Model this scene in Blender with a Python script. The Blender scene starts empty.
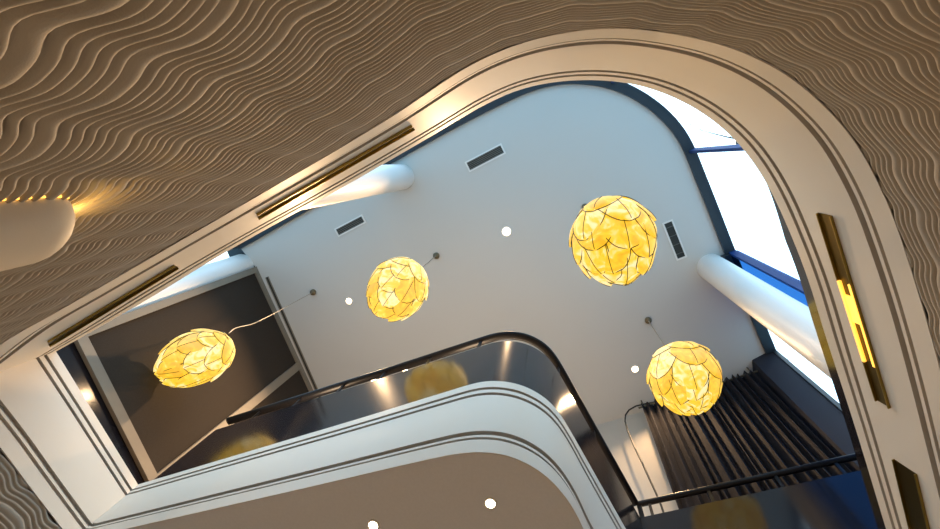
import bpy, bmesh, math, random
import numpy as np
from mathutils import Vector, Matrix, geometry
from mathutils.bvhtree import BVHTree

random.seed(7)
C = bpy.context.scene.collection
PI = math.pi

# ------------------------------------------------------------------ camera
F = 560.0
CX, CY = 470.0, 264.5
VX, VY = 552.0, 160.0            # where plumb lines meet in the photograph
CAMZ = 1.2
Zc = Vector(((VX - CX) / F, (CY - VY) / F, -1.0)).normalized()
Xc = (Vector((1, 0, 0)) - Zc * Zc.x).normalized()
Yc = Zc.cross(Xc)
ROT = Matrix((Xc, Yc, Zc))
CAM = Vector((0, 0, CAMZ))

def ray(px, py):
    return (ROT @ Vector(((px - CX) / F, (CY - py) / F, -1.0))).normalized()

def at(px, py, H):
    """point of the sight line at height H above the camera"""
    d = ray(px, py)
    return CAM + d * (H / d.z)

def plan(px, py, H):
    p = at(px, py, H)
    return np.array([p.x, p.y])

H1, H2, HC = 2.9, 3.7, 7.8       # ceiling of the lower hall, upper floor, upper ceiling (above the eye)
HPANEL, HRAIL = 4.74, 4.95
Z1, Z2, ZC = CAMZ + H1, CAMZ + H2, CAMZ + HC

cam_data = bpy.data.cameras.new('camera')
cam = bpy.data.objects.new('camera', cam_data)
C.objects.link(cam)
cam.matrix_world = Matrix.Translation(CAM) @ ROT.to_4x4()
cam_data.sensor_width = 36.0
cam_data.lens = F * 36.0 / 940.0
cam_data.clip_start = 0.02
bpy.context.scene.camera = cam

# ------------------------------------------------------------------ materials
def mat(name, color, rough=0.6, metal=0.0, spec=0.5, emit=None, strength=0.0, coat=0.0,
        noise=None, bump=None):
    m = bpy.data.materials.new(name)
    m.use_nodes = True
    nt = m.node_tree
    b = nt.nodes['Principled BSDF']
    b.inputs['Base Color'].default_value = (*color, 1)
    b.inputs['Roughness'].default_value = rough
    b.inputs['Metallic'].default_value = metal
    b.inputs['Specular IOR Level'].default_value = spec
    b.inputs['Coat Weight'].default_value = coat
    if emit:
        b.inputs['Emission Color'].default_value = (*emit, 1)
        b.inputs['Emission Strength'].default_value = strength
    tc = nt.nodes.new('ShaderNodeTexCoord')
    if noise:                      # (scale, second colour)
        n = nt.nodes.new('ShaderNodeTexNoise')
        n.inputs['Scale'].default_value = noise[0]
        n.inputs['Detail'].default_value = 5
        mx = nt.nodes.new('ShaderNodeMix'); mx.data_type = 'RGBA'
        mx.inputs[6].default_value = (*color, 1)
        mx.inputs[7].default_value = (*noise[1], 1)
        nt.links.new(tc.outputs['Object'], n.inputs['Vector'])
        nt.links.new(n.outputs['Fac'], mx.inputs[0])
        nt.links.new(mx.outputs[2], b.inputs['Base Color'])
    if bump:                       # (scale, strength)
        n2 = nt.nodes.new('ShaderNodeTexNoise')
        n2.inputs['Scale'].default_value = bump[0]
        n2.inputs['Detail'].default_value = 3
        bp = nt.nodes.new('ShaderNodeBump')
        bp.inputs['Strength'].default_value = bump[1]
        bp.inputs['Distance'].default_value = 0.01
        nt.links.new(tc.outputs['Object'], n2.inputs['Vector'])
        nt.links.new(n2.outputs['Fac'], bp.inputs['Height'])
        nt.links.new(bp.outputs['Normal'], b.inputs['Normal'])
    return m

M = {}
M['wave'] = mat('carved_plaster', (.46, .40, .325), .75, spec=.25, noise=(3.0, (.42, .365, .295)), bump=(220, .12))
M['band'] = mat('painted_plaster', (.80, .72, .61), .5, spec=.3, noise=(2.0, (.76, .68, .575)))
M['groove'] = mat('groove_shade', (.46, .42, .37), .6, spec=.2)  # darker tone puts the shade of the recesses into the colour
M['ceil'] = mat('ceiling_paint', (.62, .61, .585), .8, spec=.2, noise=(1.2, (.595, .585, .56)), bump=(90, .05))
M['soffit'] = mat('soffit_paint', (.80, .80, .83), .8, spec=.2, noise=(60, (.72, .72, .75)), bump=(150, .06))
M['column'] = mat('column_paint', (.84, .82, .79), .45, spec=.4)
M['blackframe'] = mat('dark_metal_frame', (.018, .026, .036), .4, spec=.4)
M['bluemetal'] = mat('blue_metal', (.010, .045, .19), .6, spec=.2)
M['lacquer'] = mat('black_lacquer', (.012, .011, .014), .12, spec=.40, noise=(1.4, (.016, .014, .018)))
M['rail'] = mat('black_rail', (.007, .007, .009), .35, spec=.28)
M['fabric'] = mat('brown_wall_fabric', (.030, .024, .019), .95, spec=.1, noise=(90, (.055, .044, .035)), bump=(400, .35))
M['frame'] = mat('taupe_frame', (.25, .215, .17), .5, spec=.3, noise=(9, (.21, .18, .14)))
M['curtain'] = mat('black_velvet', (.016, .014, .018), .75, spec=.25, noise=(40, (.024, .021, .026)), bump=(500, .2))
M['brass'] = mat('brass', (.34, .24, .06), .28, metal=1.0)
M['brassdark'] = mat('aged_brass', (.15, .105, .03), .38, metal=1.0)
M['slotglow'] = mat('lamp_reflection', (1, .75, .25), .6, emit=(1.0, .50, .055), strength=1.35)  # painted glow for a lamp mirrored in the slot's brass
M['glow'] = mat('warm_led', (1, .75, .25), .6, emit=(1.0, .50, .08), strength=2.2)
M['lens'] = mat('downlight_lens', (1, .95, .85), .4, emit=(1.0, .78, .48), strength=14.0)
M['whitemetal'] = mat('white_enamel', (.80, .79, .76), .4)
M['ventdark'] = mat('vent_dark', (.022, .024, .022), .6)
M['slat'] = mat('vent_slat', (.17, .175, .16), .5)
M['canopy'] = mat('bronze_canopy', (.16, .13, .08), .4, metal=.6)
M['cord'] = mat('grey_cord', (.36, .31, .24), .6)
M['wire'] = mat('dark_wire', (.03, .02, .008), .5)
M['floor'] = mat('grey_stone', (.42, .40, .37), .5, noise=(2, (.36, .34, .31)))
M['carpet'] = mat('taupe_carpet', (.24, .20, .155), .9, spec=.1, noise=(30, (.20, .17, .13)))
M['navy'] = mat('navy_wall', (.020, .022, .034), .7, spec=.3, noise=(3, (.028, .028, .042)))
M['plain'] = mat('plain_wall', (.60, .56, .50), .8, spec=.2, noise=(2, (.56, .52, .46)))
M['sconce'] = mat('sconce_plaster', (.70, .60, .46), .6, spec=.3, noise=(14, (.66, .565, .43)), bump=(160, .05))
M['bark'] = mat('bark', (.10, .08, .06), .9, noise=(20, (.06, .05, .04)))
M['leaf'] = mat('leaf', (.25, .40, .30), .7)

# glass: clear with a faint reflection
g = bpy.data.materials.new('window_glass'); g.use_nodes = True
nt = g.node_tree; nt.nodes.clear()
o_ = nt.nodes.new('ShaderNodeOutputMaterial'); mx = nt.nodes.new('ShaderNodeMixShader')
tr = nt.nodes.new('ShaderNodeBsdfTransparent'); gl = nt.nodes.new('ShaderNodeBsdfGlossy')
tr.inputs[0].default_value = (.93, .97, 1, 1); gl.inputs['Roughness'].default_value = .02
mx.inputs[0].default_value = .04
nt.links.new(tr.outputs[0], mx.inputs[1])
nt.links.new(gl.outputs[0], mx.inputs[2]); nt.links.new(mx.outputs[0], o_.inputs[0])
M['glass'] = g
g2_ = g.copy(); g2_.name = 'blue_glass'
for n_ in g2_.node_tree.nodes:
    if n_.type == 'BSDF_TRANSPARENT': n_.inputs[0].default_value = (.13, .30, .52, 1)
M['bluepanel'] = g2_

# lamp shade: back-lit mottled fabric
def shade_material(name, seed):
    m = mat(name, (.32, .28, .17), .7, spec=.2)
    nt = m.node_tree; b = nt.nodes['Principled BSDF']
    tc = nt.nodes.new('ShaderNodeNewGeometry')
    mp = nt.nodes.new('ShaderNodeMapping'); mp.inputs['Location'].default_value = (seed, seed * .7, 0)
    n = nt.nodes.new('ShaderNodeTexNoise'); n.inputs['Scale'].default_value = 9; n.inputs['Detail'].default_value = 6
    n.inputs['Distortion'].default_value = 1.6
    rp = nt.nodes.new('ShaderNodeValToRGB')
    e = rp.color_ramp.elements
    e[0].position = .30; e[0].color = (.86, .42, .002, 1)
    e[1].position = .56; e[1].color = (1.0, .62, .02, 1)
    e3 = e.new(.74); e3.color = (1.0, .84, .42, 1)
    nt.links.new(tc.outputs['Position'], mp.inputs[0]); nt.links.new(mp.outputs[0], n.inputs['Vector'])
    oi = nt.nodes.new('ShaderNodeObjectInfo'); ad = nt.nodes.new('ShaderNodeMath'); ad.operation = 'MULTIPLY_ADD'
    ad.inputs[1].default_value = .34; nt.links.new(oi.outputs['Random'], ad.inputs[0])
    sb = nt.nodes.new('ShaderNodeMath'); sb.operation = 'SUBTRACT'; sb.inputs[1].default_value = .13
    nt.links.new(n.outputs['Fac'], sb.inputs[0]); nt.links.new(sb.outputs[0], ad.inputs[2])
    nt.links.new(ad.outputs[0], rp.inputs[0]); nt.links.new(rp.outputs[0], b.inputs['Emission Color'])
    b.inputs['Emission Strength'].default_value = .95
    return m
M['shade'] = shade_material('lit_fabric', 0.0)

# ------------------------------------------------------------------ mesh helpers
class MB:
    def __init__(s):
        s.v, s.f = [], []
    def add(s, vs, fs):
        n = len(s.v)
        s.v += [tuple(p) for p in vs]
        s.f += [tuple(i + n for i in f) for f in fs]
    def box(s, c, ax, ay, az):
        """box round centre c with half-axis vectors"""
        c = Vector(c); ax, ay, az = Vector(ax), Vector(ay), Vector(az)
        vs = [c + ax * i + ay * j + az * k for k in (-1, 1) for j in (-1, 1) for i in (-1, 1)]
        s.add(vs, [(0, 2, 3, 1), (4, 5, 7, 6), (0, 1, 5, 4), (2, 6, 7, 3), (0, 4, 6, 2), (1, 3, 7, 5)])
    def tube(s, pts, r, n=10, caps=True, closed=False):
        pts = [Vector(p) for p in pts]
        prev = None; rings = []
        for i, p in enumerate(pts):
            a = pts[max(i - 1, 0)]; b = pts[min(i + 1, len(pts) - 1)]
            t = (b - a).normalized()
            if prev is None:
                ref = Vector((0, 0, 1)) if abs(t.z) < .9 else Vector((1, 0, 0))
                u = t.cross(ref).normalized()
            else:
                u = (prev - t * prev.dot(t)).normalized()
            prev = u; w = t.cross(u)
            rr = r[i] if isinstance(r, (list, tuple)) else r
            rings.append([p + (u * math.cos(2 * PI * k / n) + w * math.sin(2 * PI * k / n)) * rr for k in range(n)])
        vs = [q for rg in rings for q in rg]; fs = []
        for i in range(len(rings) - 1):
            for k in range(n):
                fs.append((i * n + k, i * n + (k + 1) % n, (i + 1) * n + (k + 1) % n, (i + 1) * n + k))
        if caps:
            fs.append(tuple(range(n - 1, -1, -1))); fs.append(tuple((len(rings) - 1) * n + k for k in range(n)))
        s.add(vs, fs)
    def lathe(s, c, prof, n=24):
        """prof: (radius, dz) from top to bottom round the vertical axis through c"""
        c = Vector(c); vs = []; fs = []
        for (r, dz) in prof:
            for k in range(n):
                a = 2 * PI * k / n
                vs.append(c + Vector((r * math.cos(a), r * math.sin(a), dz)))
        for i in range(len(prof) - 1):
            for k in range(n):
                fs.append((i * n + k, i * n + (k + 1) % n, (i + 1) * n + (k + 1) % n, (i + 1) * n + k))
        s.add(vs, fs)
    def sweep(s, path, prof, closed_prof=True):
        """path: list of (point2d, outward2d); prof: list of (outward offset, z)"""
        m = len(prof); vs = []; fs = []
        for (p, nrm) in path:
            for (o, z) in prof:
                vs.append((p[0] + nrm[0] * o, p[1] + nrm[1] * o, z))
        e = m if closed_prof else m - 1
        for i in range(len(path) - 1):
            for k in range(e):
                fs.append((i * m + k, i * m + (k + 1) % m, (i + 1) * m + (k + 1) % m, (i + 1) * m + k))
        if closed_prof:
            fs.append(tuple(range(m - 1, -1, -1))); fs.append(tuple((len(path) - 1) * m + k for k in range(m)))
        s.add(vs, fs)
    def build(s, name, material, parent=None, smooth=None, origin=None, recalc=True):
        me = bpy.data.meshes.new(name)
        off = Vector(origin) if origin is not None else Vector((0, 0, 0))
        me.from_pydata([tuple(Vector(p) - off) for p in s.v], [], s.f)
        if recalc:
            bm = bmesh.new(); bm.from_mesh(me)
            bmesh.ops.recalc_face_normals(bm, faces=bm.faces[:]); bm.to_mesh(me); bm.free()
        me.materials.append(material)
        if smooth is not None:
            me.polygons.foreach_set('use_smooth', [True] * len(me.polygons))
            me.set_sharp_from_angle(angle=math.radians(smooth))
        o = bpy.data.objects.new(name, me); C.objects.link(o)
        o.location = off
        if parent is not None:
            o.parent = parent
            o.location = off - PW(parent)
        return o

def PW(o):
    """world location of an unrotated object under unrotated parents"""
    v = o.location.copy(); p = o.parent
    while p: v += p.location; p = p.parent
    return v

def thing(name, label, cat, loc=(0, 0, 0), group=None):
    o = bpy.data.objects.new(name, None); C.objects.link(o)
    o.empty_display_size = .1
    o.location = loc; o['label'] = label; o['category'] = cat
    if group: o['group'] = group
    return o

def struct(o):
    o['kind'] = 'structure'
    return o

def grid(name, V, material, smooth=60, closed=False):
    """V: array (rows, cols, 3)"""
    r, c, _ = V.shape
    me = bpy.data.meshes.new(name)
    idx = np.arange(r * c).reshape(r, c)
    q = np.stack([idx[:-1, :-1], idx[:-1, 1:], idx[1:, 1:], idx[1:, :-1]], -1).reshape(-1, 4)
    me.vertices.add(r * c); me.vertices.foreach_set('co', V.reshape(-1).astype(np.float32))
    me.loops.add(len(q) * 4); me.loops.foreach_set('vertex_index', q.reshape(-1).astype(np.int32))
    me.polygons.add(len(q)); me.polygons.foreach_set('loop_start', (np.arange(len(q)) * 4).astype(np.int32))
    me.update(calc_edges=True)
    me.polygons.foreach_set('use_smooth', np.ones(len(q), dtype=bool))
    if smooth: me.set_sharp_from_angle(angle=math.radians(smooth))
    me.materials.append(material)
    o = bpy.data.objects.new(name, me); C.objects.link(o)
    return o

# ------------------------------------------------------------------ plan curves
def catmull(P, step=.03):
    P = np.asarray(P, float); out = []
    n = len(P)
    for i in range(n - 1):
        p1, p2 = P[i], P[i + 1]
        p0 = P[i - 1] if i > 0 else 2 * p1 - p2
        p3 = P[i + 2] if i + 2 < n else 2 * p2 - p1
        L = np.linalg.norm(p2 - p1); k = max(2, int(L / step))
        # centripetal tangents
        d1 = max(np.linalg.norm(p1 - p0), 1e-6) ** .5; d2 = max(L, 1e-6) ** .5; d3 = max(np.linalg.norm(p3 - p2), 1e-6) ** .5
        m1 = (p1 - p0) / d1 - (p2 - p0) / (d1 + d2) + (p2 - p1) / d2
        m2 = (p2 - p1) / d2 - (p3 - p1) / (d2 + d3) + (p3 - p2) / d3
        m1 *= d2; m2 *= d2
        for j in range(k):
            t = j / k
            out.append((2 * t**3 - 3 * t**2 + 1) * p1 + (t**3 - 2 * t**2 + t) * m1 + (-2 * t**3 + 3 * t**2) * p2 + (t**3 - t**2) * m2)
    out.append(P[-1])
    return np.array(out)

def smooth_poly(P, it):
    P = P.copy()
    for _ in range(it):
        P[1:-1] = .25 * P[:-2] + .5 * P[1:-1] + .25 * P[2:]
    return P

def lineX(p, d, q, e):
    A = np.array([[d[0], -e[0]], [d[1], -e[1]]]); t = np.linalg.solve(A, q - p)
    return p + d * t[0]

def resample(P, step):
    seg = np.linalg.norm(np.diff(P, axis=0), axis=1); s = np.concatenate([[0], np.cumsum(seg)])
    n = max(2, int(round(s[-1] / step)) + 1); t = np.linspace(0, s[-1], n)
    return np.stack([np.interp(t, s, P[:, 0]), np.interp(t, s, P[:, 1])], 1), t

def outward(P):
    """unit normals away from the void (the void holds the plan origin)"""
    T = np.gradient(P, axis=0); T /= np.linalg.norm(T, axis=1)[:, None]
    N = np.stack([T[:, 1], -T[:, 0]], 1)
    s = np.sign((N * P).sum(1)); 
    sg = 1 if s.sum() >= 0 else -1
    return N * sg

# opening: inner (upper) edge of the white band at H2, read off the photograph
A_in = [(56, 351.5), (95.5, 329.5), (160, 292), (217.5, 257), (283, 220), (319, 200.5), (382, 165), (400, 154.5), (430, 137), (457.5, 120.5), (486, 104), (515, 91),
        (534, 85.5), (553, 82), (576, 80), (599, 80), (622, 82), (646.6, 87), (677, 98.5), (704, 113.5), (723, 128), (738.5, 143), (752, 160), (765, 180), (777, 203),
        (788, 228), (798, 252), (811, 288), (823, 328), (835, 365), (856, 430), (886, 529)]
D_in = [(138, 484.5), (56, 351.5)]
C_in = [(627, 531), (600, 483), (582, 451), (570, 430), (558.6, 411), (550, 401), (542, 394.5), (527, 386.5), (506, 381), (485, 380.5), (460, 387.5), (416, 401), (356, 419.5), (292, 438.5), (138, 484.5)]
pl = lambda L, H: np.array([plan(x, y, H) for x, y in L])
Ai, Di, Ci = pl(A_in, H2), pl(D_in, H2), pl(C_in, H2)
x0, x1 = plan(620, 507, HRAIL), plan(848, 457, HRAIL)      # balustrade crossing the lower right
xd = (x1 - x0) / np.linalg.norm(x1 - x0)
endA = lineX(Ai[-1], Ai[-1] - Ai[-2], x0, xd)
begC = lineX(Ci[0], Ci[0] - Ci[1], x0, xd)
Ai = np.vstack([Ai, endA]); Ci = np.vstack([begC, Ci])
ca = smooth_poly(catmull(Ai), 12); cc = smooth_poly(catmull(Ci), 12)
cd = resample(Di, .03)[0]; cx = resample(np.array([endA, begC]), .03)[0]
INNER = np.vstack([ca[:-1], cx[:-1], cc[:-1], cd[:-1]])     # closed loop

A_out = [(-50, 388), (0, 345), (50, 316), (102, 286.5), (177, 243), (240, 206.5), (310, 166), (350, 142.5), (400, 112), (430, 91.5), (455.5, 74), (480, 60), (500, 51),
         (521, 43), (543, 37), (565, 32.5), (588, 29.5), (610, 28), (632, 28.5), (654, 31), (685, 36), (715, 43), (740, 51), (763, 61.5), (782, 72), (800, 84.5), (831, 113), (855, 141), (873, 173), (892, 214),
         (909, 264), (923, 309), (935, 352), (950, 410), (968, 490)]
D_out = [(72, 541), (31, 488), (0, 447), (-50, 388)]
C_out = [(590, 545), (584, 529), (575.5, 511), (566, 497), (555, 483.5), (543, 472.5), (528, 463), (511, 455.5), (494, 452), (477, 451.5), (460, 453), (412, 463), (320, 484.5), (136, 526.5), (72, 541)]
Ao, Do, Co = pl(A_out, H1), pl(D_out, H1), pl(C_out, H1)
xo = np.array([xd[1], -xd[0]]); xo *= np.sign(xo @ x0)
x0o = x0 - xo * .05
endAo = lineX(Ao[-1], Ao[-1] - Ao[-2], x0o, xd)
begCo = lineX(Co[0], begC - Ci[1], x0o, xd)
Ao = np.vstack([Ao, endAo]); Co = np.vstack([begCo, Co])
cao = smooth_poly(catmull(Ao), 12); cco = smooth_poly(catmull(Co), 12)
cdo = resample(catmull(Do), .03)[0]; cxo = resample(np.array([endAo, begCo]), .03)[0]
OUTER = np.vstack([cao[:-1], cxo[:-1], cco[:-1], cdo[:-1]])

def radial(P, th):
    """distance of the closed star-shaped loop P in direction th"""
    a = np.unwrap(np.arctan2(P[:, 1], P[:, 0])); Q = np.vstack([P, P[:1]])
    out = np.zeros(len(th))
    for k, t in enumerate(th):
        d = np.array([math.cos(t), math.sin(t)])
        s = d[0] * Q[:, 1] - d[1] * Q[:, 0]
        best = 0
        hit = np.where((s[:-1] <= 0) & (s[1:] > 0) | (s[:-1] >= 0) & (s[1:] < 0))[0]
        for i in hit:
            u = s[i] / (s[i] - s[i + 1]); p = Q[i] + (Q[i + 1] - Q[i]) * u
            if p @ d > best: best = p @ d
        out[k] = best
    return out

# angles: those of the inner loop itself, so corners stay sharp
th = np.unwrap(np.arctan2(INNER[:, 1], INNER[:, 0]))
ROUT = OUTER_AT = radial(OUTER, th)
PI_ = INNER
PO_ = np.stack([np.cos(th) * ROUT, np.sin(th) * ROUT], 1)
# keep the corners of both loops paired
for ci, co in ((0, cao[0]), (len(ca) - 1, endAo), (len(ca) - 1 + len(cx) - 1, begCo), (len(ca) - 1 + len(cx) - 1 + len(cc) - 1, cco[-1])):
    PO_[ci] = co
NRM = outward(np.vstack([PI_[-1:], PI_, PI_[:1]]))[1:-1]
prof = [(0, 0), (.15, 0), (.152, .032), (.194, .032), (.198, .010), (.226, .010), (.230, .032), (.268, .032), (.270, .006),
        (.50, .004), (.782, .006), (.785, .031), (.812, .031), (.815, .003), (.865, .003), (.868, .031), (.892, .031), (.898, 0), (1.0, 0)]
rows = []
for t, d in prof:
    p = PO_ * (1 - t) + PI_ * t + NRM * d
    z = np.full((len(p), 1), CAMZ + H1 * (1 - t) + H2 * t)
    q = np.hstack([p, z]); rows.append(np.vstack([q, q[:1]]))
top = np.hstack([PI_ + NRM * .30, np.full((len(PI_), 1), Z2)]); rows.append(np.vstack([top, top[:1]]))
bot = np.hstack([PO_ + NRM * .03, np.full((len(PI_), 1), Z1)]); rows.insert(0, np.vstack([bot, bot[:1]]))
band = grid('trim_1', np.array(rows), M['band'], 25); struct(band)
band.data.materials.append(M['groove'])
nseg = len(rows[0]) - 1
mi = np.zeros(len(band.data.polygons), dtype=np.int32)
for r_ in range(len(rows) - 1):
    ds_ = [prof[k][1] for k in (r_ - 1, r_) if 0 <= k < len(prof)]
    if len(ds_) == 2 and max(ds_) > .03: mi[r_ * nseg:(r_ + 1) * nseg] = 1  # groove faces take the painted shade
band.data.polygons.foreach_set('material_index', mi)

def bvh_of(o):
    me = o.data
    return BVHTree.FromPolygons([v.co.copy() for v in me.vertices], [tuple(p.vertices) for p in me.polygons])
BAND = bvh_of(band)

# ------------------------------------------------------------------ carved wave walls (lower hall)
YB = 5.2                                                     # back of the lower hall
def wave_wall(name, P, seed):
    P, s = resample(P, .018)
    N = -outward(P)                                          # into the hall
    # rows follow the ridges: a wide swell then five narrow ribs to every course
    course = .258; zs = []; ds = []
    top_h = H1 + .06; base = 1.127 - 3 * course + .0
    z = base; k = 0
    while z < top_h:
        wide = .066
        for j in range(10):
            u = j / 10; zs.append(z + wide * u); ds.append(.0215 * (0, 0, .25, .62, .86, .96, 1, 1, .90, .55)[j])
        z2 = z + wide; rib = (course - wide) / 5
        for r in range(5):
            for j in range(9):
                u = j / 9; zs.append(z2 + rib * (r + u)); ds.append(.0215 * (0, 0, .04, .45, .92, 1, 1, .94, .5)[j])
        z += course
    zs = np.array(zs); ds = np.array(ds)
    S, ZZ = np.meshgrid(s + seed, zs)
    ph = 2 * PI * S / .275 + 1.9 * ZZ + .9 * np.sin(S * 1.9 + ZZ * .7) + .6 * np.sin(ZZ * 2.7 + 1)
    off = (.0215 + .006 * np.sin(S * 2.1 + ZZ * 1.1)) * np.sin(ph) + .010 * np.sin(2 * PI * S / .71 + ZZ * 1.3) + .005 * np.sin(2 * ph + 1)
    H = np.minimum(ZZ + off, H1 - .006)
    dep = ds[:, None] * (.95 + .12 * np.sin(S * 3.3 + ZZ * 4.0)) - .024
    V = np.zeros(H.shape + (3,))
    V[..., 0] = P[None, :, 0] + N[None, :, 0] * dep
    V[..., 1] = P[None, :, 1] + N[None, :, 1] * dep
    V[..., 2] = CAMZ + H
    low = V[:1].copy(); low[..., 2] = V[0, :, 2].min() - .02
    low2 = low.copy(); low2[..., 2] = 0.0
    V = np.concatenate([low2, low, V], 0)
    o = grid(name, V, M['wave'], None)
    return struct(o)

extR = endAo + (cao[-1] - cao[-6]) / np.linalg.norm(cao[-1] - cao[-6]) * 1.2
extR2 = np.array([extR[0] + .4, YB])
front_path = np.vstack([cao, extR[None], extR2[None]])
dl = (cdo[0] - cdo[10]) / np.linalg.norm(cdo[0] - cdo[10])
extL = cdo[0] + dl * ((YB - cdo[0][1]) / dl[1])
left_path = np.vstack([extL[None], cdo])
wall_front = wave_wall('wall_front', front_path, 0.0)
wall_left = wave_wall('wall_left', left_path, 3.3)
WAVE = bvh_of(wall_front)

def flat(name, P, z, material, holes=(), up=True):
    """horizontal sheet with holes"""
    loops = [[Vector((p[0], p[1], 0)) for p in P]] + [[Vector((p[0], p[1], 0)) for p in h] for h in holes]
    tris = geometry.tessellate_polygon(loops)
    pts = [p for l in loops for p in l]
    mb = MB(); mb.add([(p.x, p.y, z) for p in pts], [t for t in tris])
    o = mb.build(name, material, recalc=False)
    me = o.data
    if len(me.polygons) and (me.polygons[0].normal.z > 0) != up: me.flip_normals()
    return o

# lower hall: floor, soffit over the part beside the opening, back wall
xr = extR2[0] + .5; xl = min(extL[0], cdo[:, 0].min()) - .4
yf = cao[:, 1].min() - .3
floor_ = struct(flat('floor', [(xl, yf), (xr, yf), (xr, YB + .1), (xl, YB + .1)], 0.0, M['floor']))
N_ = outward(np.vstack([OUTER[-1:], OUTER, OUTER[:1]]))[1:-1]
soff = struct(flat('ceiling', [(xl, yf), (xr, yf), (xr, YB + .1), (xl, YB + .1)], Z1 - .003, M['soffit'], [OUTER[::2] + N_[::2] * .004], up=False))
mb = MB(); mb.box(((xl + xr) / 2, YB + .06, Z1 / 2 + .003), ((xr - xl) / 2, 0, 0), (0, .05, 0), (0, 0, Z1 / 2 + .003))
struct(mb.build('wall_back', M['plain']))

# ------------------------------------------------------------------ upper storey shell
F_in = [(241, 249), (292, 220), (346, 189.5), (400, 159), (458, 127), (490, 110.5), (515, 98.5), (533, 91), (549, 86.5), (570, 84), (589, 85), (610, 89), (633, 99), (656, 115), (673, 133),
        (683, 150), (691, 170), (707, 210), (723, 251), (747, 310), (765, 353)]
Fi = pl(F_in, HC)
fin = smooth_poly(catmull(Fi, .05), 10)
fN = outward(fin)
STRIP = .135
fac = fin + fN * STRIP                                        # glass line
def fac_near(px, py):
    p = plan(px, py, HC); return int(np.argmin(((fin - p) ** 2).sum(1)))

wa, wb = plan(255, 267, HC), plan(312, 391, HC)               # dark wall, its line at the ceiling
wd = (wb - wa) / np.linalg.norm(wb - wa)
ra, rb = plan(642, 407, HC - .2), plan(752, 373, HC - .2)     # curtain line
rd = (rb - ra) / np.linalg.norm(rb - ra)
rn = np.array([-rd[1], rd[0]]); rn *= np.sign(rn @ ra)        # away from the void
bk_r = plan(752, 360, HC)
bw0 = ra + rn * .16
bk_l = lineX(wa, wd, bw0, rd)
bk_r2 = lineX(bw0, rd, bk_r, np.array([.15, 1.0]))
poly = [tuple(p) for p in fin + fN * .02] + [tuple(bk_r), tuple(bk_r2), tuple(bk_l), tuple(wa - wd * .02)]
ceil = struct(flat('ceiling', poly, ZC, M['ceil'], up=False))
# roof over it keeps daylight out of the joint
roofp = [tuple(p) for p in fin + fN * STRIP] + [tuple(bk_r + np.array([.5, 0])), tuple(bk_r2 + rn * .4 + np.array([.5, 0])), tuple(bk_l + rn * .4 - np.array([.5, 0])), tuple(wa - np.array([.5, .3]))]
struct(flat('roof', roofp, ZC + .05, M['blackframe'], up=False))

# upper floor with its opening
slab = [tuple(p) for p in fin + fN * .45] + [tuple(bk_r + np.array([.6, 0])), tuple(bk_r2 + rn * .5 + np.array([.6, 0])), tuple(bk_l + rn * .5 - np.array([.6, 0])), tuple(wa - np.array([.6, .4]))]
struct(flat('floor', slab, Z2 - .01, M['carpet'], [(INNER + NRM * .05)[::4]]))

def wallseg(name, p, q, z0, z1, thick, material, away):
    """straight wall whose visible face runs p-q"""
    p, q = np.asarray(p), np.asarray(q); d = (q - p); L = np.linalg.norm(d); d = d / L
    n = np.array([-d[1], d[0]])
    if n @ away < 0: n = -n
    c = (p + q) / 2 + n * thick / 2
    mb = MB(); mb.box((c[0], c[1], (z0 + z1) / 2), (d[0] * L / 2, d[1] * L / 2, 0), (n[0] * thick / 2, n[1] * thick / 2, 0), (0, 0, (z1 - z0) / 2))
    return struct(mb.build(name, material))
wn = np.array([-wd[1], wd[0]]); wn *= np.sign(wn @ wa)
wallseg('wall_upper_left', wa + wn * .03, bk_l + wd * .1 + wn * .03, Z2, ZC + .04, .12, M['lacquer'], wn)
wallseg('wall_upper_back', bk_l, bk_r2, Z2, ZC + .04, .12, M['plain'], rn)
j_end = fac[-1]
wallseg('wall_upper_right', bk_r, j_end, Z2, ZC + .04, .12, M['navy'], np.array([.3, 1.0]))
wallseg('wall_upper_return', bk_r, bk_r2 + (bk_r2 - bk_r) * .05, Z2, ZC + .04, .10, M['navy'], np.array([1.0, .3]))

# head frame along the ceiling edge
path = list(zip(fin, fN))
mb = MB(); mb.sweep(path, [(-.0, ZC), (-.0, ZC - .06), (STRIP, ZC - .06), (STRIP, ZC + .045), (0.02, ZC + .045)])
struct(mb.build('trim_2', M['blackframe'], smooth=40))
# joint cover where the curve begins
i = fac_near(611, 87); p = fin[i] + fN[i] * .07
# sill
mb = MB(); mb.sweep(path, [(.02, Z2 - .005), (.02, Z2 + .05), (STRIP, Z2 + .05), (STRIP, Z2 - .005)])
struct(mb.build('trim_3', M['blackframe'], smooth=40))

# facade bays: panes between posts
iA, iB, iC_, iD = 0, fac_near(611, 89), fac_near(684, 153), fac_near(724, 253)
iE, iF = fac_near(751, 319), len(fin) - 1
gz0, gz1 = Z2 + .05, ZC - .06
def pane(n, i0, i1):
    mb = MB(); pth = path[i0:i1 + 1]
    mb.sweep(pth, [(STRIP - .05, gz0), (STRIP - .05, gz1), (STRIP - .038, gz1), (STRIP - .038, gz0)])
    o = struct(mb.build('window_%d' % n, M['glass'], smooth=40))
    return o
def post(parent, i, w, d0, d1, material, name='window_frame', along=0.0):
    p, n = fin[i], fN[i]; t = np.array([-n[1], n[0]])
    c = p + n * (d0 + d1) / 2 + t * along
    mb = MB(); mb.box((c[0], c[1], (gz0 + gz1) / 2), (t[0] * w / 2, t[1] * w / 2, 0), (n[0] * (d1 - d0) / 2, n[1] * (d1 - d0) / 2, 0), (0, 0, (gz1 - gz0) / 2))
    return mb.build(name, material, parent)
w1 = pane(1, iA, iB); post(w1, iA, .08, .03, .135, M['blackframe']); post(w1, iB, .03, .07, .13, M['bluemetal'])
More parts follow.
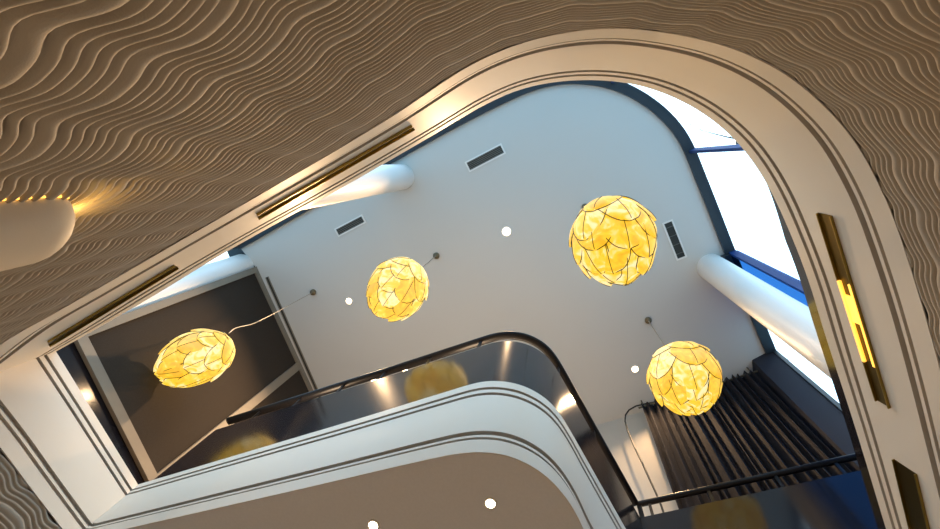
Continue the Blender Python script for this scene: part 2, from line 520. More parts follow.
w2 = pane(2, iB, iC_); post(w2, iC_, .036, .05, .135, M['bluemetal'])
w3 = pane(3, iC_, iD)
w4 = pane(4, iE, iF); post(w4, iF, .03, .09, .135, M['blackframe'])
# blue glazed pier between the windows
p0, p1 = fin[iD] + fN[iD] * .05, fin[iE] + fN[iE] * .05
n = fN[iD]; t = (p1 - p0) / np.linalg.norm(p1 - p0)
mb = MB(); c = (p0 + p1) / 2 + n * .06; L = np.linalg.norm(p1 - p0)
mb.box((c[0], c[1], (gz0 + gz1) / 2), (t[0] * L / 2, t[1] * L / 2, 0), (n[0] * .05, n[1] * .05, 0), (0, 0, (gz1 - gz0) / 2))
pier = struct(mb.build('wall_pier', M['bluepanel']))
mb = MB(); c = p0 + n * .04
mb.box((c[0], c[1], (gz0 + gz1) / 2), (t[0] * .016, t[1] * .016, 0), (n[0] * .045, n[1] * .045, 0), (0, 0, (gz1 - gz0) / 2))
mb.build('window_frame', M['bluemetal'], pier)
# dark block where pier meets the ceiling
mb = MB(); c = p0 - n * .06 + t * .05
mb.box((c[0], c[1], ZC - .06), (t[0] * .05, t[1] * .05, 0), (n[0] * .05, n[1] * .05, 0), (0, 0, .06))
mb.build('pier_head', M['blackframe'], pier)

# ------------------------------------------------------------------ columns
def column(px, py, r, label):
    p = plan(px, py, HC)
    t = thing('column', label, 'column', (p[0], p[1], Z2), 'round columns inside the glass wall')
    mb = MB(); mb.lathe((p[0], p[1], Z2), [(r, 0.0), (r, ZC - Z2)], 48)
    n = 48
    mb.f.append(tuple(range(n))); mb.f.append(tuple(range(n, 2 * n)))
    mb.build('shaft', M['column'], t, smooth=40, origin=(p[0], p[1], Z2))
    mb = MB(); mb.lathe((p[0], p[1], Z2), [(r + .015, 0), (r + .015, .10), (r + .002, .11)], 48)
    mb.build('base_ring', M['blackframe'], t, smooth=40, origin=(p[0], p[1], Z2))
    return t
column(711, 267, .182, 'round white column in front of the blue window pier, right of the square vent')
column(402, 177, .178, 'round white column rising behind the upper left edge of the opening')
column(242.5, 266, .185, 'round white column beside the corner of the dark fabric wall')

# ------------------------------------------------------------------ dark wall panelling
def on_wall(s, z, o=0.0):
    p = wa + wd * s - wn * o
    return Vector((p[0], p[1], z))
wdir = Vector((wd[0], wd[1], 0)); wnor = Vector((wn[0], wn[1], 0))
def wbox(mb, s0, s1, z0, z1, d0, d1):
    c = on_wall((s0 + s1) / 2, (z0 + z1) / 2, (d0 + d1) / 2)
    mb.box(c, wdir * (s1 - s0) / 2, wnor * (d1 - d0) / 2, Vector((0, 0, (z1 - z0) / 2)))
def s_at(px, py):                 # position along the wall of a pixel on it
    d = ray(px, py); P0 = Vector((wa[0], wa[1], 0)); k = (P0 - CAM).dot(wnor) / d.dot(wnor)
    q = CAM + d * k; return (q - P0).dot(wdir), q.z
zl = (s_at(75, 345)[1] + s_at(150, 476)[1]) / 2
s_post, _ = s_at(297, 367)
Lw = float(np.linalg.norm(bk_l - wa))
def panel(label, s0, s1):
    c = on_wall((s0 + s1) / 2, zl)
    t = thing('wall_panel', label, 'wall panel', c, 'framed fabric panels on the left wall')
    mb = MB(); wbox(mb, s0, s1, zl, ZC, -.025, .0); mb.build('fabric', M['fabric'], t, origin=c)
    return t, c
wp, c0 = panel('large dark brown fabric wall panel in a taupe frame, left of the ceiling', 0.0, s_post - .06)
for nm, a in (('frame_rail', (0, s_post - .06, ZC - .085, ZC)), ('frame_rail', (0, s_post - .06, zl - .02, zl + .10)),
              ('frame_post', (0, .085, zl + .10, ZC - .085)), ('frame_post', (s_post - .06, s_post + .05, zl - .02, ZC))):
    mb = MB(); wbox(mb, *a, -.02, .028)
    b = .03 if 'post' in nm else 0
    mb.build(nm, M['frame'], wp, origin=c0)
wp2, c1 = panel('dark brown fabric panel beyond the slanting taupe post, next to the handrail', s_post + .05, Lw - .02)
for nm, a in (('frame_rail', (s_post + .05, Lw - .02, ZC - .085, ZC)), ('frame_rail', (s_post + .05, Lw - .02, zl - .02, zl + .10))):
    mb = MB(); wbox(mb, *a, -.02, .028); mb.build(nm, M['frame'], wp2, origin=c1)

# linear slot in the ceiling beside the dark wall
q0, q1 = at(267, 277, HC), at(322, 402, HC)
d = (q1 - q0).normalized(); s_ = Vector((-d.y, d.x, 0)); L = (q1 - q0).length; c = (q0 + q1) / 2
t = thing('slot_diffuser', 'long thin grey air slot in the ceiling beside the dark wall', 'air vent', c)
mb = MB(); mb.box(c - Vector((0, 0, .003)), d * L / 2, s_ * .014, Vector((0, 0, .003))); mb.build('slot', M['ventdark'], t, origin=c)
mb = MB()
for k in (-1, 1): mb.box(c + s_ * k * .021 - Vector((0, 0, .005)), d * L / 2, s_ * .007, Vector((0, 0, .005)))
mb.build('slot_frame', M['frame'], t, origin=c)

# ------------------------------------------------------------------ ceiling vents
def vent(quad, label, nsl):
    P = [at(x, y, HC) for x, y in quad]
    c = sum(P, Vector()) / 4
    u = ((P[1] - P[0]) + (P[2] - P[3])) / 2; v = ((P[3] - P[0]) + (P[2] - P[1])) / 2
    hu, hv = u.length / 2, v.length / 2; u.normalize(); v = (v - u * v.dot(u)).normalized()
    t = thing('ceiling_vent', label, 'air vent', c, 'air vents in the upper ceiling')
    dz = Vector((0, 0, 1))
    mb = MB(); mb.box(c - dz * .004, u * hu, v * hv, dz * .004); mb.build('backing', M['ventdark'], t, origin=c)
    mb = MB(); w = .022
    for k in (-1, 1):
        mb.box(c + v * k * (hv + w / 2) - dz * .008, u * (hu + w), v * w / 2, dz * .008)
        mb.box(c + u * k * (hu + w / 2) - dz * .008, u * w / 2, v * hv, dz * .008)
    mb.build('vent_frame', M['whitemetal'], t, origin=c)
    for k in range(nsl):
        e = -hv + 2 * hv * (k + .5) / nsl
        mb = MB(); mb.box(c + v * e - dz * .012, u * hu, (v * .4 + dz * .5).normalized() * .006, (dz * .4 - v * .5).normalized() * .0015)
        mb.build('slat', M['slat'], t, origin=c)
vent([(467, 163), (500.5, 145), (504, 153), (470, 170)], 'largest dark slatted vent in the blue-lit ceiling, between the columns and the top edge', 5)
vent([(336.5, 229.5), (361.7, 216), (364.5, 222), (339, 235)], 'small dark slatted vent below the left white column', 4)
vent([(663.6, 224), (671, 221.5), (685.5, 255.5), (678, 258.8)], 'dark slatted vent between the largest lamp and the right white column', 4)

# ------------------------------------------------------------------ downlights
def downlight(px, py, H, r, label, group, power, ang=110, col=(1, .64, .34)):
    c = at(px, py, H)
    t = thing('downlight', label, 'ceiling light', c, group)
    mb = MB(); mb.lathe(c, [(r * 1.35, 0), (r * 1.35, -.006), (r * 1.02, -.008), (r, -.002)], 28)
    mb.build('trim_ring', M['whitemetal'], t, smooth=40, origin=c)
    mb = MB(); mb.lathe(c, [(r, -.003), (r * .6, -.005), (.0005, -.006)], 28)
    mb.build('lens', M['lens'], t, smooth=40, origin=c)
    ld = bpy.data.lights.new('downlight_beam', 'SPOT'); ld.energy = power; ld.color = col
    ld.spot_size = math.radians(ang); ld.spot_blend = .8; ld.shadow_soft_size = r
    lo = bpy.data.objects.new('downlight_beam', ld); C.objects.link(lo); lo.parent = t; lo.location = (0, 0, -.02)
    return t
g1 = 'downlights in the upper ceiling'
UP = 520
downlight(506.5, 231.5, HC, .055, 'bright downlight in the middle of the upper ceiling, below the largest vent', g1, UP)
downlight(349, 301, HC, .042, 'small downlight left of the middle hanging lamp', g1, UP)
downlight(635, 369, HC, .042, 'small downlight left of the lamp by the curtain', g1, UP * .35)
downlight(374, 380.5, HC, .04, 'left one of the two downlights glimpsed under the handrail', g1, UP * .35)
downlight(405, 369.5, HC, .04, 'right one of the two downlights glimpsed under the handrail', g1, UP * .35)
g2 = 'downlights in the lower ceiling'
LOW = 45
downlight(490.5, 503, H1 - .003, .028, 'round downlight in the grey lower ceiling, right one of the pair', g2, LOW)
downlight(373.5, 525, H1 - .003, .028, 'round downlight in the grey lower ceiling, left one of the pair at the bottom edge', g2, LOW)

# ------------------------------------------------------------------ balustrade
def offset_path(P, o):
    N = outward(P); return [(p + n * o, n) for p, n in zip(P, N)]
OFF = .05
bal = thing('balustrade', 'glossy black balustrade with a black handrail around the gallery edge', 'balustrade', (float(cc[len(cc) // 2][0]), float(cc[len(cc) // 2][1]), Z2))
bo = bal.location.copy()
ccr = cc[::-1]                                              # from the left corner round the bend to the crossing
ccs = resample(ccr, .03)[0]
offp = np.array([p for p, n in offset_path(ccs, OFF)])
crossp = resample(np.array([begC, endA]), .03)[0] + xo * .004
# join corner
offp = offp[:-2]; corner = lineX(offp[-1], offp[-1] - offp[-3], crossp[0], xd)
offp = np.vstack([offp, corner[None]])
crossp = resample(np.vstack([corner[None], plan(868, 453, HRAIL)[None]]), .03)[0]
def seam(px, py, H=HRAIL):
    p = plan(px, py, H); return int(np.argmin(((offp - p) ** 2).sum(1)))
cuts = [0, seam(344, 388), seam(483, 340), seam(558, 365), len(offp) - 1]
pz0, pz1 = Z2, CAMZ + HPANEL
for a, b in zip(cuts[:-1], cuts[1:]):
    seg = offp[a:b + 1].copy()
    N = outward(offp)[a:b + 1]
    mb = MB(); mb.sweep(list(zip(seg, N)), [(0, pz0), (0, pz1), (.028, pz1), (.028, pz0)])
    mb.build('panel', M['lacquer'], bal, smooth=40, origin=bo)
nx = np.array([xo] * len(crossp))
mb = MB(); mb.sweep(list(zip(crossp, nx)), [(0, pz0), (0, pz1), (.028, pz1), (.028, pz0)])
mb.build('panel', M['lacquer'], bal, smooth=40, origin=bo)
rz = CAMZ + HRAIL
rp = [( .014 + .040 * math.cos(a) , rz + .026 * math.sin(a)) for a in [2 * PI * k / 14 for k in range(14)]]
mb = MB(); mb.sweep(list(zip(offp, outward(offp))), rp); mb.build('handrail', M['rail'], bal, smooth=40, origin=bo)
rp2 = [(.010 + .030 * math.cos(a), rz + .026 * math.sin(a)) for a in [2 * PI * k / 14 for k in range(14)]]
mb = MB(); mb.sweep(list(zip(crossp, nx)), rp2); mb.build('handrail', M['rail'], bal, smooth=40, origin=bo)
def bracket(p, t, n, w=.02):
    z0, z1 = pz1 - .05, rz
    c = p + n * .014
    mb = MB(); mb.box((c[0], c[1], (z0 + z1) / 2), (t[0] * w, t[1] * w, 0), (n[0] * .008, n[1] * .008, 0), (0, 0, (z1 - z0) / 2))
    mb.build('bracket', M['rail'], bal, origin=bo)
on = outward(offp)
for (x, y) in ((262, 416), (303, 402), (344, 388), (386, 374), (432, 359), (482, 341), (558, 366), (592, 430)):
    i = seam(x, y); bracket(offp[i], np.array([-on[i][1], on[i][0]]), on[i], .012)
for x, y in ((649, 503), (709, 490), (777, 474), (838, 461)):
    q = plan(x, y, HRAIL - .1); s = (q - crossp[0]) @ xd
    bracket(crossp[0] + xd * s, xd, xo, .014)
bracket(corner + xd * .02, xd, xo, .022)

# low black kerb on the right edge of the opening
i0 = int(np.argmin(((ca - plan(764, 178, H2)) ** 2).sum(1)))
kp = ca[i0:]
kn = outward(ca)[i0:]
vs = []; mb = MB(); m = len(kp)
for i, (p, n) in enumerate(zip(kp, kn)):
    h = .15 * min(1, i / (m * .15))
    for o, z in ((.004, Z2 - .002), (.004, Z2 + h + .005), (.06, Z2 + h + .005), (.06, Z2 - .002)):
        vs.append((p[0] + n[0] * o, p[1] + n[1] * o, z))
fs = [(i * 4 + k, i * 4 + (k + 1) % 4, (i + 1) * 4 + (k + 1) % 4, (i + 1) * 4 + k) for i in range(m - 1) for k in range(4)]
mb.add(vs, fs + [(0, 1, 2, 3), tuple((m - 1) * 4 + k for k in range(4))])
struct(mb.build('trim_4', M['lacquer'], smooth=40))

# ------------------------------------------------------------------ curtain
cz1 = CAMZ + HC - .20; cz0 = Z2 + .01
ct = thing('curtain', 'black pleated floor-length curtain hanging behind the lower right handrail', 'curtain', (float(ra[0]), float(ra[1]), Z2))
Lr = float(np.linalg.norm(rb - ra))
ncol = 520; nrow = 70; V = np.zeros((nrow, ncol, 3))
u = np.linspace(0, 1, ncol); nf = 17
warp = u + .010 * np.sin(2 * PI * u * 3.2 + 1) + .006 * np.sin(2 * PI * u * 7.1)
for r in range(nrow):
    k = r / (nrow - 1); z = cz1 + .03 + (cz0 - cz1 - .03) * k
    ph = 2 * PI * nf * warp + .5 * np.sin(k * 2 + u * 9)
    amp = .045 + .025 * k * (1 + .3 * np.sin(u * 21))
    along = Lr * u * (1 + .02 * k) + .018 * np.sin(2 * ph) * (.4 + .6 * k)
    dep = amp * np.sin(ph) + .012 * np.sin(ph * .5 + k * 3)
    V[r, :, 0] = ra[0] + rd[0] * along - rn[0] * dep
    V[r, :, 1] = ra[1] + rd[1] * along - rn[1] * dep
    V[r, :, 2] = z + .012 * np.cos(ph) * (1 - k)
V -= np.array([ra[0], ra[1], Z2])
cl = grid('cloth', V, M['curtain'], None); cl.parent = ct
sm = cl.modifiers.new('thickness', 'SOLIDIFY'); sm.thickness = .004
rod_o = Vector((ra[0], ra[1], Z2))
def rpt(s, z, o=0.0):
    p = ra + rd * s - rn * o; return Vector((p[0], p[1], z))
mb = MB(); mb.tube([rpt(-.05, cz1), rpt(Lr + .08, cz1)], .014, 10)
mb.build('curtain_rod', M['canopy'], ct, smooth=40, origin=rod_o)
for s in (.02, Lr * .5, Lr):
    mb = MB(); mb.tube([rpt(s, cz1), rpt(s, ZC)], .010, 8); mb.build('rod_bracket', M['canopy'], ct, origin=rod_o)
# bent draw rod at the free end, read in the curtain's own plane
def on_curtain(px, py):
    d = ray(px, py); n = Vector((rn[0], rn[1], 0)); P0 = rpt(0, 0)
    return CAM + d * ((P0 - CAM).dot(n) / d.dot(n))
dr = [on_curtain(x, y) for x, y in ((655, 402), (645, 404), (636, 406), (629, 410), (625.5, 415), (625, 421), (627.5, 430), (634, 446), (642, 462.5), (649, 478), (655.5, 492), (661, 505), (666, 520))]
mb = MB(); mb.tube(dr, .011, 8); mb.build('draw_rod', M['ventdark'], ct, smooth=40, origin=rod_o)

# ------------------------------------------------------------------ slots in the white band
def hit(B, px, py):
    p, n, i, d = B.ray_cast(CAM, ray(px, py))
    return p, n
def slot(corners, label, lit=None):
    """corners: start-outer, start-inner, end-inner, end-outer pixels; follows the band surface"""
    K = 14; A, Bq, Cq, Dq = [np.array(c, float) for c in corners]
    left = []; right = []; nor = []
    for k in range(K + 1):
        u = k / K
        p, n = hit(BAND, *(A + (Dq - A) * u)); q, n2 = hit(BAND, *(Bq + (Cq - Bq) * u))
        if n.dot(CAM - p) < 0: n = -n
        left.append(p); right.append(q); nor.append(n)
    c = (left[0] + right[-1]) / 2
    t = thing('light_slot', label, 'recessed light', c, 'brass light slots in the white band')
    mb = MB(); vs = []
    for p, q, n in zip(left, right, nor): vs += [p + n * .002, q + n * .002, q - n * .02, p - n * .02]
    fs = [(i * 4 + k, i * 4 + (k + 1) % 4, i * 4 + 4 + (k + 1) % 4, i * 4 + 4 + k) for i in range(K) for k in range(4)]
    mb.add(vs, fs + [(0, 1, 2, 3), (K * 4, K * 4 + 1, K * 4 + 2, K * 4 + 3)])
    mb.build('back_plate', M['brassdark'], t, origin=c)
    w = .007
    for side in (0, 1):
        mb = MB(); vs = []
        for p, q, n in zip(left, right, nor):
            a, b = (p, q) if side == 0 else (q, p)
            e = (b - a).normalized()
            vs += [a + n * .016, a + e * w + n * .016, a + e * w - n * .01, a - n * .01]
        mb.add(vs, fs + [(0, 1, 2, 3), (K * 4, K * 4 + 1, K * 4 + 2, K * 4 + 3)])
        mb.build('slot_frame', M['brass'], t, origin=c)
    if lit:  # emissive strips and plate shaped as a lamp's reflection in the brass
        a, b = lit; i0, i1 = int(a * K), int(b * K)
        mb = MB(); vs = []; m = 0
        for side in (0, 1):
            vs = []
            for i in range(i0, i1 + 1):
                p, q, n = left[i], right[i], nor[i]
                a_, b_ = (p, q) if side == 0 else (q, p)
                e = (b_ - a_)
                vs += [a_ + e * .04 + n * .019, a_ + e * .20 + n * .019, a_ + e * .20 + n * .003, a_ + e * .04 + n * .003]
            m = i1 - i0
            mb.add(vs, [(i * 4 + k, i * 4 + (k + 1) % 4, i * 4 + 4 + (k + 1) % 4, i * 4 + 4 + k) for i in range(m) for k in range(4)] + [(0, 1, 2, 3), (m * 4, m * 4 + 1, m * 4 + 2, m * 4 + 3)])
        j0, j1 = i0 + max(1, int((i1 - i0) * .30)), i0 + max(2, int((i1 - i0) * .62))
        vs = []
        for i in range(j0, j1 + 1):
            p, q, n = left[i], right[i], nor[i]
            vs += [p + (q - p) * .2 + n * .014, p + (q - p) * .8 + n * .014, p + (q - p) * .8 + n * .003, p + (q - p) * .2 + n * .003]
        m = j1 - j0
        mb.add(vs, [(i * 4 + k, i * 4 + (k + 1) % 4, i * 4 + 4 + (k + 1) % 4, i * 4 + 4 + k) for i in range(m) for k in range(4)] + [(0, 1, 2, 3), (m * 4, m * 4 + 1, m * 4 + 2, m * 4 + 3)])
        mb.build('glow_strip', M['slotglow'], t, origin=c)['label'] = 'yellow lamp reflection in the slot, put in as glow'
    return t
slot([(832.5, 215.5), (818, 212.5), (877, 400), (891, 408)], 'wide brass light slot with a painted yellow reflection in the middle, on the right of the band', (.38, .80))
slot([(917, 474), (894, 459), (911, 529), (934, 545)], 'brass slot at the lower right corner, below the yellow one')
slot([(256, 213.5), (258, 218), (414, 128), (411.5, 124.5)], 'narrow brass slot on the upper left of the band, nearest the white column')
slot([(47, 341), (49, 345.5), (178, 267), (174, 264.5)], 'narrow brass slot at the far left of the band, over the dark wall')

# ------------------------------------------------------------------ sconce on the carved wall
pA, nA = hit(WAVE, 14, 203)
i = int(np.argmin(((cao - np.array([pA.x, pA.y])) ** 2).sum(1)))
tw = cao[i + 3] - cao[i - 3]; tw /= np.linalg.norm(tw)        # along the wall, towards the photograph's right
nw = -outward(cao)[i]                                         # into the hall
a_half = .13
cw = cao[i] - tw * a_half
sz1 = CAMZ + 2.02
pT, _ = hit(WAVE, 61, 207)
sz1 = pT.z + .015
def sconce_prof(k):                                           # k 0 top .. 1 bottom -> half width, depth
    if k < .14:
        s = math.sqrt(max(0, 1 - (1 - k / .14) ** 2)); return a_half * (.55 + .45 * s), .140 * (.30 + .70 * s)
    return a_half * (1 + .12 * (k - .14)), .140 + .03 * (k - .14)
hgt = .95; rowsS = 26; colsS = 24
base = Vector((cw[0], cw[1], sz1 - hgt))
sc = thing('wall_sconce', 'rounded cream wall sconce glowing against the carved wave wall', 'wall lamp', base)
mb = MB(); vs = []; fs = []
for r in range(rowsS):
    k = (r / (rowsS - 1)) ** 1.5
    a, dpt = sconce_prof(k)
    for c_ in range(colsS + 1):
        an = PI * c_ / colsS
        q = cw + tw * (a * math.cos(an)) + nw * (-.008 + dpt * math.sin(an) ** .8)
        vs.append((q[0], q[1], sz1 - hgt * k))
    q = cw + nw * -.008
W = colsS + 1
for r in range(rowsS - 1):
    for c_ in range(colsS):
        fs.append((r * W + c_, r * W + c_ + 1, (r + 1) * W + c_ + 1, (r + 1) * W + c_))
    fs.append((r * W + colsS, r * W, (r + 1) * W, (r + 1) * W + colsS))
fs.append(tuple(range(W))); fs.append(tuple((rowsS - 1) * W + c_ for c_ in range(W)))
mb.add(vs, fs); mb.build('shade', M['sconce'], sc, smooth=50, origin=base)
# light strip along the back rim
mb = MB(); pts = []
for r in range(rowsS - 6, -1, -1):
    k = (r / (rowsS - 1)) ** 1.5; a, _ = sconce_prof(k); q = cw + tw * (a + .004) + nw * -.014; pts.append((q[0], q[1], sz1 - hgt * k))
a, _ = sconce_prof(0)
for e in (.5, 0, -.5): q = cw + tw * (a * e) + nw * -.014; pts.append((q[0], q[1], sz1 + .004))
for r in range(0, rowsS - 6):
    k = (r / (rowsS - 1)) ** 1.5; a, _ = sconce_prof(k); q = cw - tw * (a + .004) + nw * -.014; pts.append((q[0], q[1], sz1 - hgt * k))
mb.tube(pts, .006, 8); mb.build('glow_strip', M['glow'], sc, origin=base)['label'] = 'warm glowing strip behind the sconce'
ld = bpy.data.lights.new('sconce_bulb', 'POINT'); ld.energy = .7; ld.color = (1, .58, .14); ld.shadow_soft_size = .012
lo = bpy.data.objects.new('sconce_bulb', ld); C.objects.link(lo); lo.parent = sc
q = cw + nw * .035 + tw * .03; lo.location = Vector((q[0], q[1], sz1 + .03)) - base

# ------------------------------------------------------------------ pendant lamps
def petal_mesh(a, c, th0, th1, W, lift, name):
    """a scale of fabric on the ellipsoid; polar angle from th0 (root) to th1 (tip), centred on azimuth 0"""
    nu, nv = 12, 12; V = []
    def P(u, v):
        if v > .30: w = W * math.sqrt(max(0, 1 - ((v - .30) / .70) ** 2))
        else: w = W * (.80 + .20 * v / .30)
        t = th0 + (th1 - th0) * v; f = u * w
        r = 1 + lift * v ** 1.3 * (1 - .35 * u * u) + .025 * math.cos(u * 1.5) + .012 * math.sin(9 * v + 4 * u)
        st = max(math.sin(t), .12)
        az = f / st if f else 0
        return Vector((a * r * math.sin(t) * math.cos(az), a * r * math.sin(t) * math.sin(az), c * r * math.cos(t)))
    bm = bmesh.new(); g = [[bm.verts.new(P(-1 + 2 * i / nu, j / nv * .999)) for i in range(nu + 1)] for j in range(nv + 1)]
    for j in range(nv):
        for i in range(nu):
            bm.faces.new((g[j][i], g[j][i + 1], g[j + 1][i + 1], g[j + 1][i]))
    bmesh.ops.recalc_face_normals(bm, faces=bm.faces[:])
    bmesh.ops.solidify(bm, geom=bm.faces[:], thickness=.004)
    me = bpy.data.meshes.new(name); bm.to_mesh(me); bm.free(); me.materials.append(M['shade'])
    me.polygons.foreach_set('use_smooth', [True] * len(me.polygons)); me.set_sharp_from_angle(angle=math.radians(50))
    edge = [P(-1, v / 20 * .999) for v in range(4, 21)] + [P(1, v / 20 * .999) for v in range(20, 3, -1)]
    rib = [P(0, v / 16 * .97) for v in range(5, 17)]
    mb = MB()
    out = lambda p: p * 1.006
    mb.tube([out(p) for p in edge], .0034, 5); mb.tube([out(p) for p in rib], .0026, 5)
    return me, mb

def pendant(center, a, c, canopy, cord_pts, label, seed, root=(0, 0, 1)):
    rnd = random.Random(seed)
    cen = Vector(center)
    t = thing('pendant_lamp', label, 'hanging lamp', cen + Vector((0, 0, c)), 'glowing petal lamps hanging over the void')
    to = t.location.copy()
    RT = Vector((0, 0, 1)).rotation_difference(Vector(root).normalized()).to_matrix()
    # inner diffuser
    mb = MB(); prof_ = [(max(a * .96 * math.sin(PI * k / 20), .0005), c * .96 * math.cos(PI * k / 20)) for k in range(21)]
    mb.lathe((0, 0, 0), prof_, 32); mb.v = [cen + RT @ Vector(p) for p in mb.v]; mb.build('diffuser', M['shade'], t, smooth=60, origin=cen)
    rows_ = [(0.02, 1.00, 4, .62), (.45, 1.48, 6, .58), (.90, 1.95, 7, .58), (1.32, 2.40, 7, .56), (1.80, 2.82, 6, .54), (2.25, 3.10, 4, .48)]
    wires = []
    for ri, (t0, t1, n, W) in enumerate(rows_):
        me, wmb = petal_mesh(a, c, t0, t1, W, .11, 'petal')
        wme = None
        az0 = rnd.random() * 6.28
        for k in range(n):
            o = bpy.data.objects.new('petal', me); C.objects.link(o); o.parent = t
            o.location = cen - to
            o.rotation_euler = (RT @ Matrix.Rotation(az0 + 2 * PI * (k + rnd.uniform(-.24, .24)) / n, 3, 'Z') @ Matrix.Rotation(rnd.uniform(-.13, .13), 3, 'Y') @ Matrix.Rotation(rnd.uniform(-.10, .10), 3, 'X')).to_euler()
            if wme is None:
                w = wmb.build('wire', M['wire'], o, smooth=60, origin=None); w.location = (0, 0, 0); wme = w.data
            else:
                w = bpy.data.objects.new('wire', wme); C.objects.link(w); w.parent = o
    mb = MB(); mb.tube(cord_pts, .006, 6); mb.build('cord', M['cord'], t, smooth=60, origin=to)
    cp = Vector(canopy)
    mb = MB(); mb.lathe(cp, [(.045, 0), (.048, -.02), (.042, -.042), (.02, -.055), (.0005, -.058)], 20)
    mb.build('ceiling_rose', M['canopy'], t, smooth=40, origin=cp)
    return t
def bez(P, n=16):
    P = catmull3([Vector(p) for p in P], n); return P
def catmull3(P, n):
    out = []
    for i in range(len(P) - 1):
        p1, p2 = P[i], P[i + 1]; p0 = P[i - 1] if i else 2 * p1 - p2; p3 = P[i + 2] if i + 2 < len(P) else 2 * p2 - p1
        for j in range(n):
            u = j / n
            out.append(.5 * ((2 * p1) + (p2 - p0) * u + (2 * p0 - 5 * p1 + 4 * p2 - p3) * u * u + (3 * p1 - p0 - 3 * p2 + p3) * u ** 3))
    out.append(P[-1]); return out
def sag(px, py, H): return at(px, py, H)
# far left, slack cord
h = 5.3; cen = at(197, 357.5, h); a = .268; c = .375; can = at(313.5, 292, HC)
pendant(cen, a, c, can, catmull3([at(229, 333, h + c * .9), at(236, 328, 6.0), at(252, 324, 6.35), at(262, 319.5, 6.6), at(275, 313, 6.95), at(293, 303, 7.4), can - Vector((0, 0, .05))], 8),
        'glowing yellow petal lamp hanging on a slack cord before the dark wall', 3, (.80, -.25, .62))
h = 5.8; cen = at(398, 288, h); can = at(436.5, 255.5, HC); a, c = .298, .335
pendant(cen, a, c, can, [cen + Vector((0, 0, c * .95)), can - Vector((0, 0, .05))], 'glowing yellow petal lamp in the middle, above the handrail', 11, (.55, -.75, .35))
h = 4.15; cen = at(613.5, 239, h); can = at(585, 207, HC); a, c = .284, .305
pendant(cen, a, c, can, [cen + Vector((0, 0, c * .95)), can - Vector((0, 0, .05))], 'largest glowing yellow petal lamp, nearest the windows and beside a vent', 23, (-.25, -.9, .35))
h = 5.55; cen = at(684.5, 376.5, h); can = at(648, 320, HC); a, c = .325, .335
pendant(cen, a, c, can, [cen + Vector((0, 0, c * .95)), can - Vector((0, 0, .05))], 'glowing yellow petal lamp hanging in front of the black curtain', 31, (-.2, -.85, .5))

# ------------------------------------------------------------------ tree outside the glass
tb = Vector((6.2, -1.4, -1.0))
tree = thing('tree', 'thin bare tree branch seen faintly through the brightest window', 'tree', tb)
mb = MB(); tp = [tb, tb + Vector((.1, .1, 5)), tb + Vector((-.1, .2, 10)), tb + Vector((-.3, .2, 14))]
mb.tube(catmull3(tp, 5), [.16 - .13 * k / 15 for k in range(16)], 8); mb.build('trunk', M['bark'], tree, smooth=60, origin=tb)
br = [Vector(tp[2]), at(760, 141, 11.2), at(735, 138.5, 11.4), at(715, 134, 11.6), at(690, 127, 11.8)]
mb = MB(); br = catmull3(br, 6); mb.tube(br, [.03 - .0275 * k / (len(br) - 1) for k in range(len(br))], 6)
mb.build('branch', M['bark'], tree, smooth=60, origin=tb)
mb = MB(); rnd = random.Random(5)
for k in range(46):
    p = br[rnd.randrange(8, len(br))] + Vector((rnd.uniform(-.1, .1), rnd.uniform(-.09, .09), rnd.uniform(-.1, .1)))
    d1 = Vector((rnd.uniform(-1, 1), rnd.uniform(-1, 1), rnd.uniform(-1, 1))).normalized(); d2 = d1.orthogonal()
    mb.add([p, p + d1 * .014 + d2 * .008, p + d1 * .03, p + d1 * .014 - d2 * .008], [(0, 1, 2, 3)])
f_ = mb.build('foliage', M['leaf'], tree, origin=tb); f_['kind'] = 'stuff'

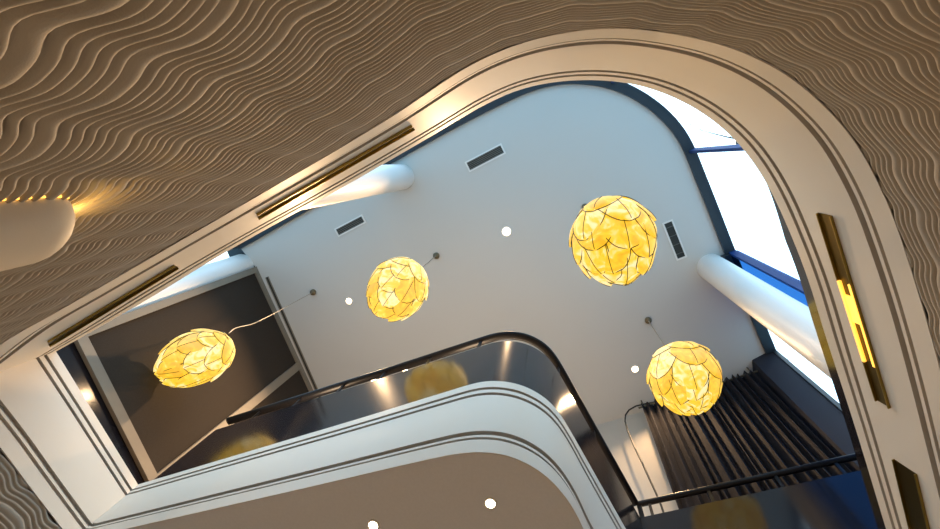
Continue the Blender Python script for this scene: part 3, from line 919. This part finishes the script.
# ------------------------------------------------------------------ light
w = bpy.data.worlds.new('daylight'); bpy.context.scene.world = w; w.use_nodes = True
wt = w.node_tree; bgn = wt.nodes['Background']
tcw = wt.nodes.new('ShaderNodeTexCoord'); sx = wt.nodes.new('ShaderNodeSeparateXYZ'); rp = wt.nodes.new('ShaderNodeValToRGB')
mr = wt.nodes.new('ShaderNodeMapRange'); mr.inputs['From Min'].default_value = -1; mr.inputs['From Max'].default_value = 1
wt.links.new(tcw.outputs['Generated'], sx.inputs[0]); wt.links.new(sx.outputs['Z'], mr.inputs['Value']); wt.links.new(mr.outputs[0], rp.inputs[0]); wt.links.new(rp.outputs[0], bgn.inputs[0])
el = rp.color_ramp.elements                       # bluish below, dimmed round the horizon to grade the ceiling light, bright sky above
el[0].position = .0; el[0].color = (.22, .42, .56, 1)
el[1].position = 1.0; el[1].color = (.72, .90, 1.0, 1)
for p_, c_ in ((.22, (.22, .42, .56, 1)), (.40, (.09, .13, .16, 1)), (.52, (.16, .24, .32, 1)), (.64, (.50, .80, 1.05, 1))):
    e_ = el.new(p_); e_.color = c_
bgn.inputs[1].default_value = 2.8

def lamp(name, loc, power, size, col=(1, .70, .42)):
    ld = bpy.data.lights.new(name, 'POINT'); ld.energy = power; ld.color = col; ld.shadow_soft_size = size
    lo = bpy.data.objects.new(name, ld); C.objects.link(lo); lo.location = loc
    return lo
# added warm fill lights for the lower hall, unseen below the frame
lamp('hall_fill', (-1.6, 2.4, .8), 16, .15, (1, .80, .58))
lamp('hall_fill', (1.2, 2.6, .8), 16, .15, (1, .80, .58))
# added fill lights warming the upper ceiling, unseen behind the balustrade
for p_ in ((-2.2, 2.4), (-.7, 2.0), (-.5, 3.0)):
    lamp('gallery_fill', (p_[0], p_[1], Z2 + .8), 30, .15, (1, .72, .46))

# ------------------------------------------------------------------ view
sc_ = bpy.context.scene
sc_.view_settings.view_transform = 'Standard'
sc_.view_settings.look = 'None'
sc_.view_settings.exposure = 0.16
sc_.view_settings.gamma = 1.0
sc_.view_settings.use_curve_mapping = False
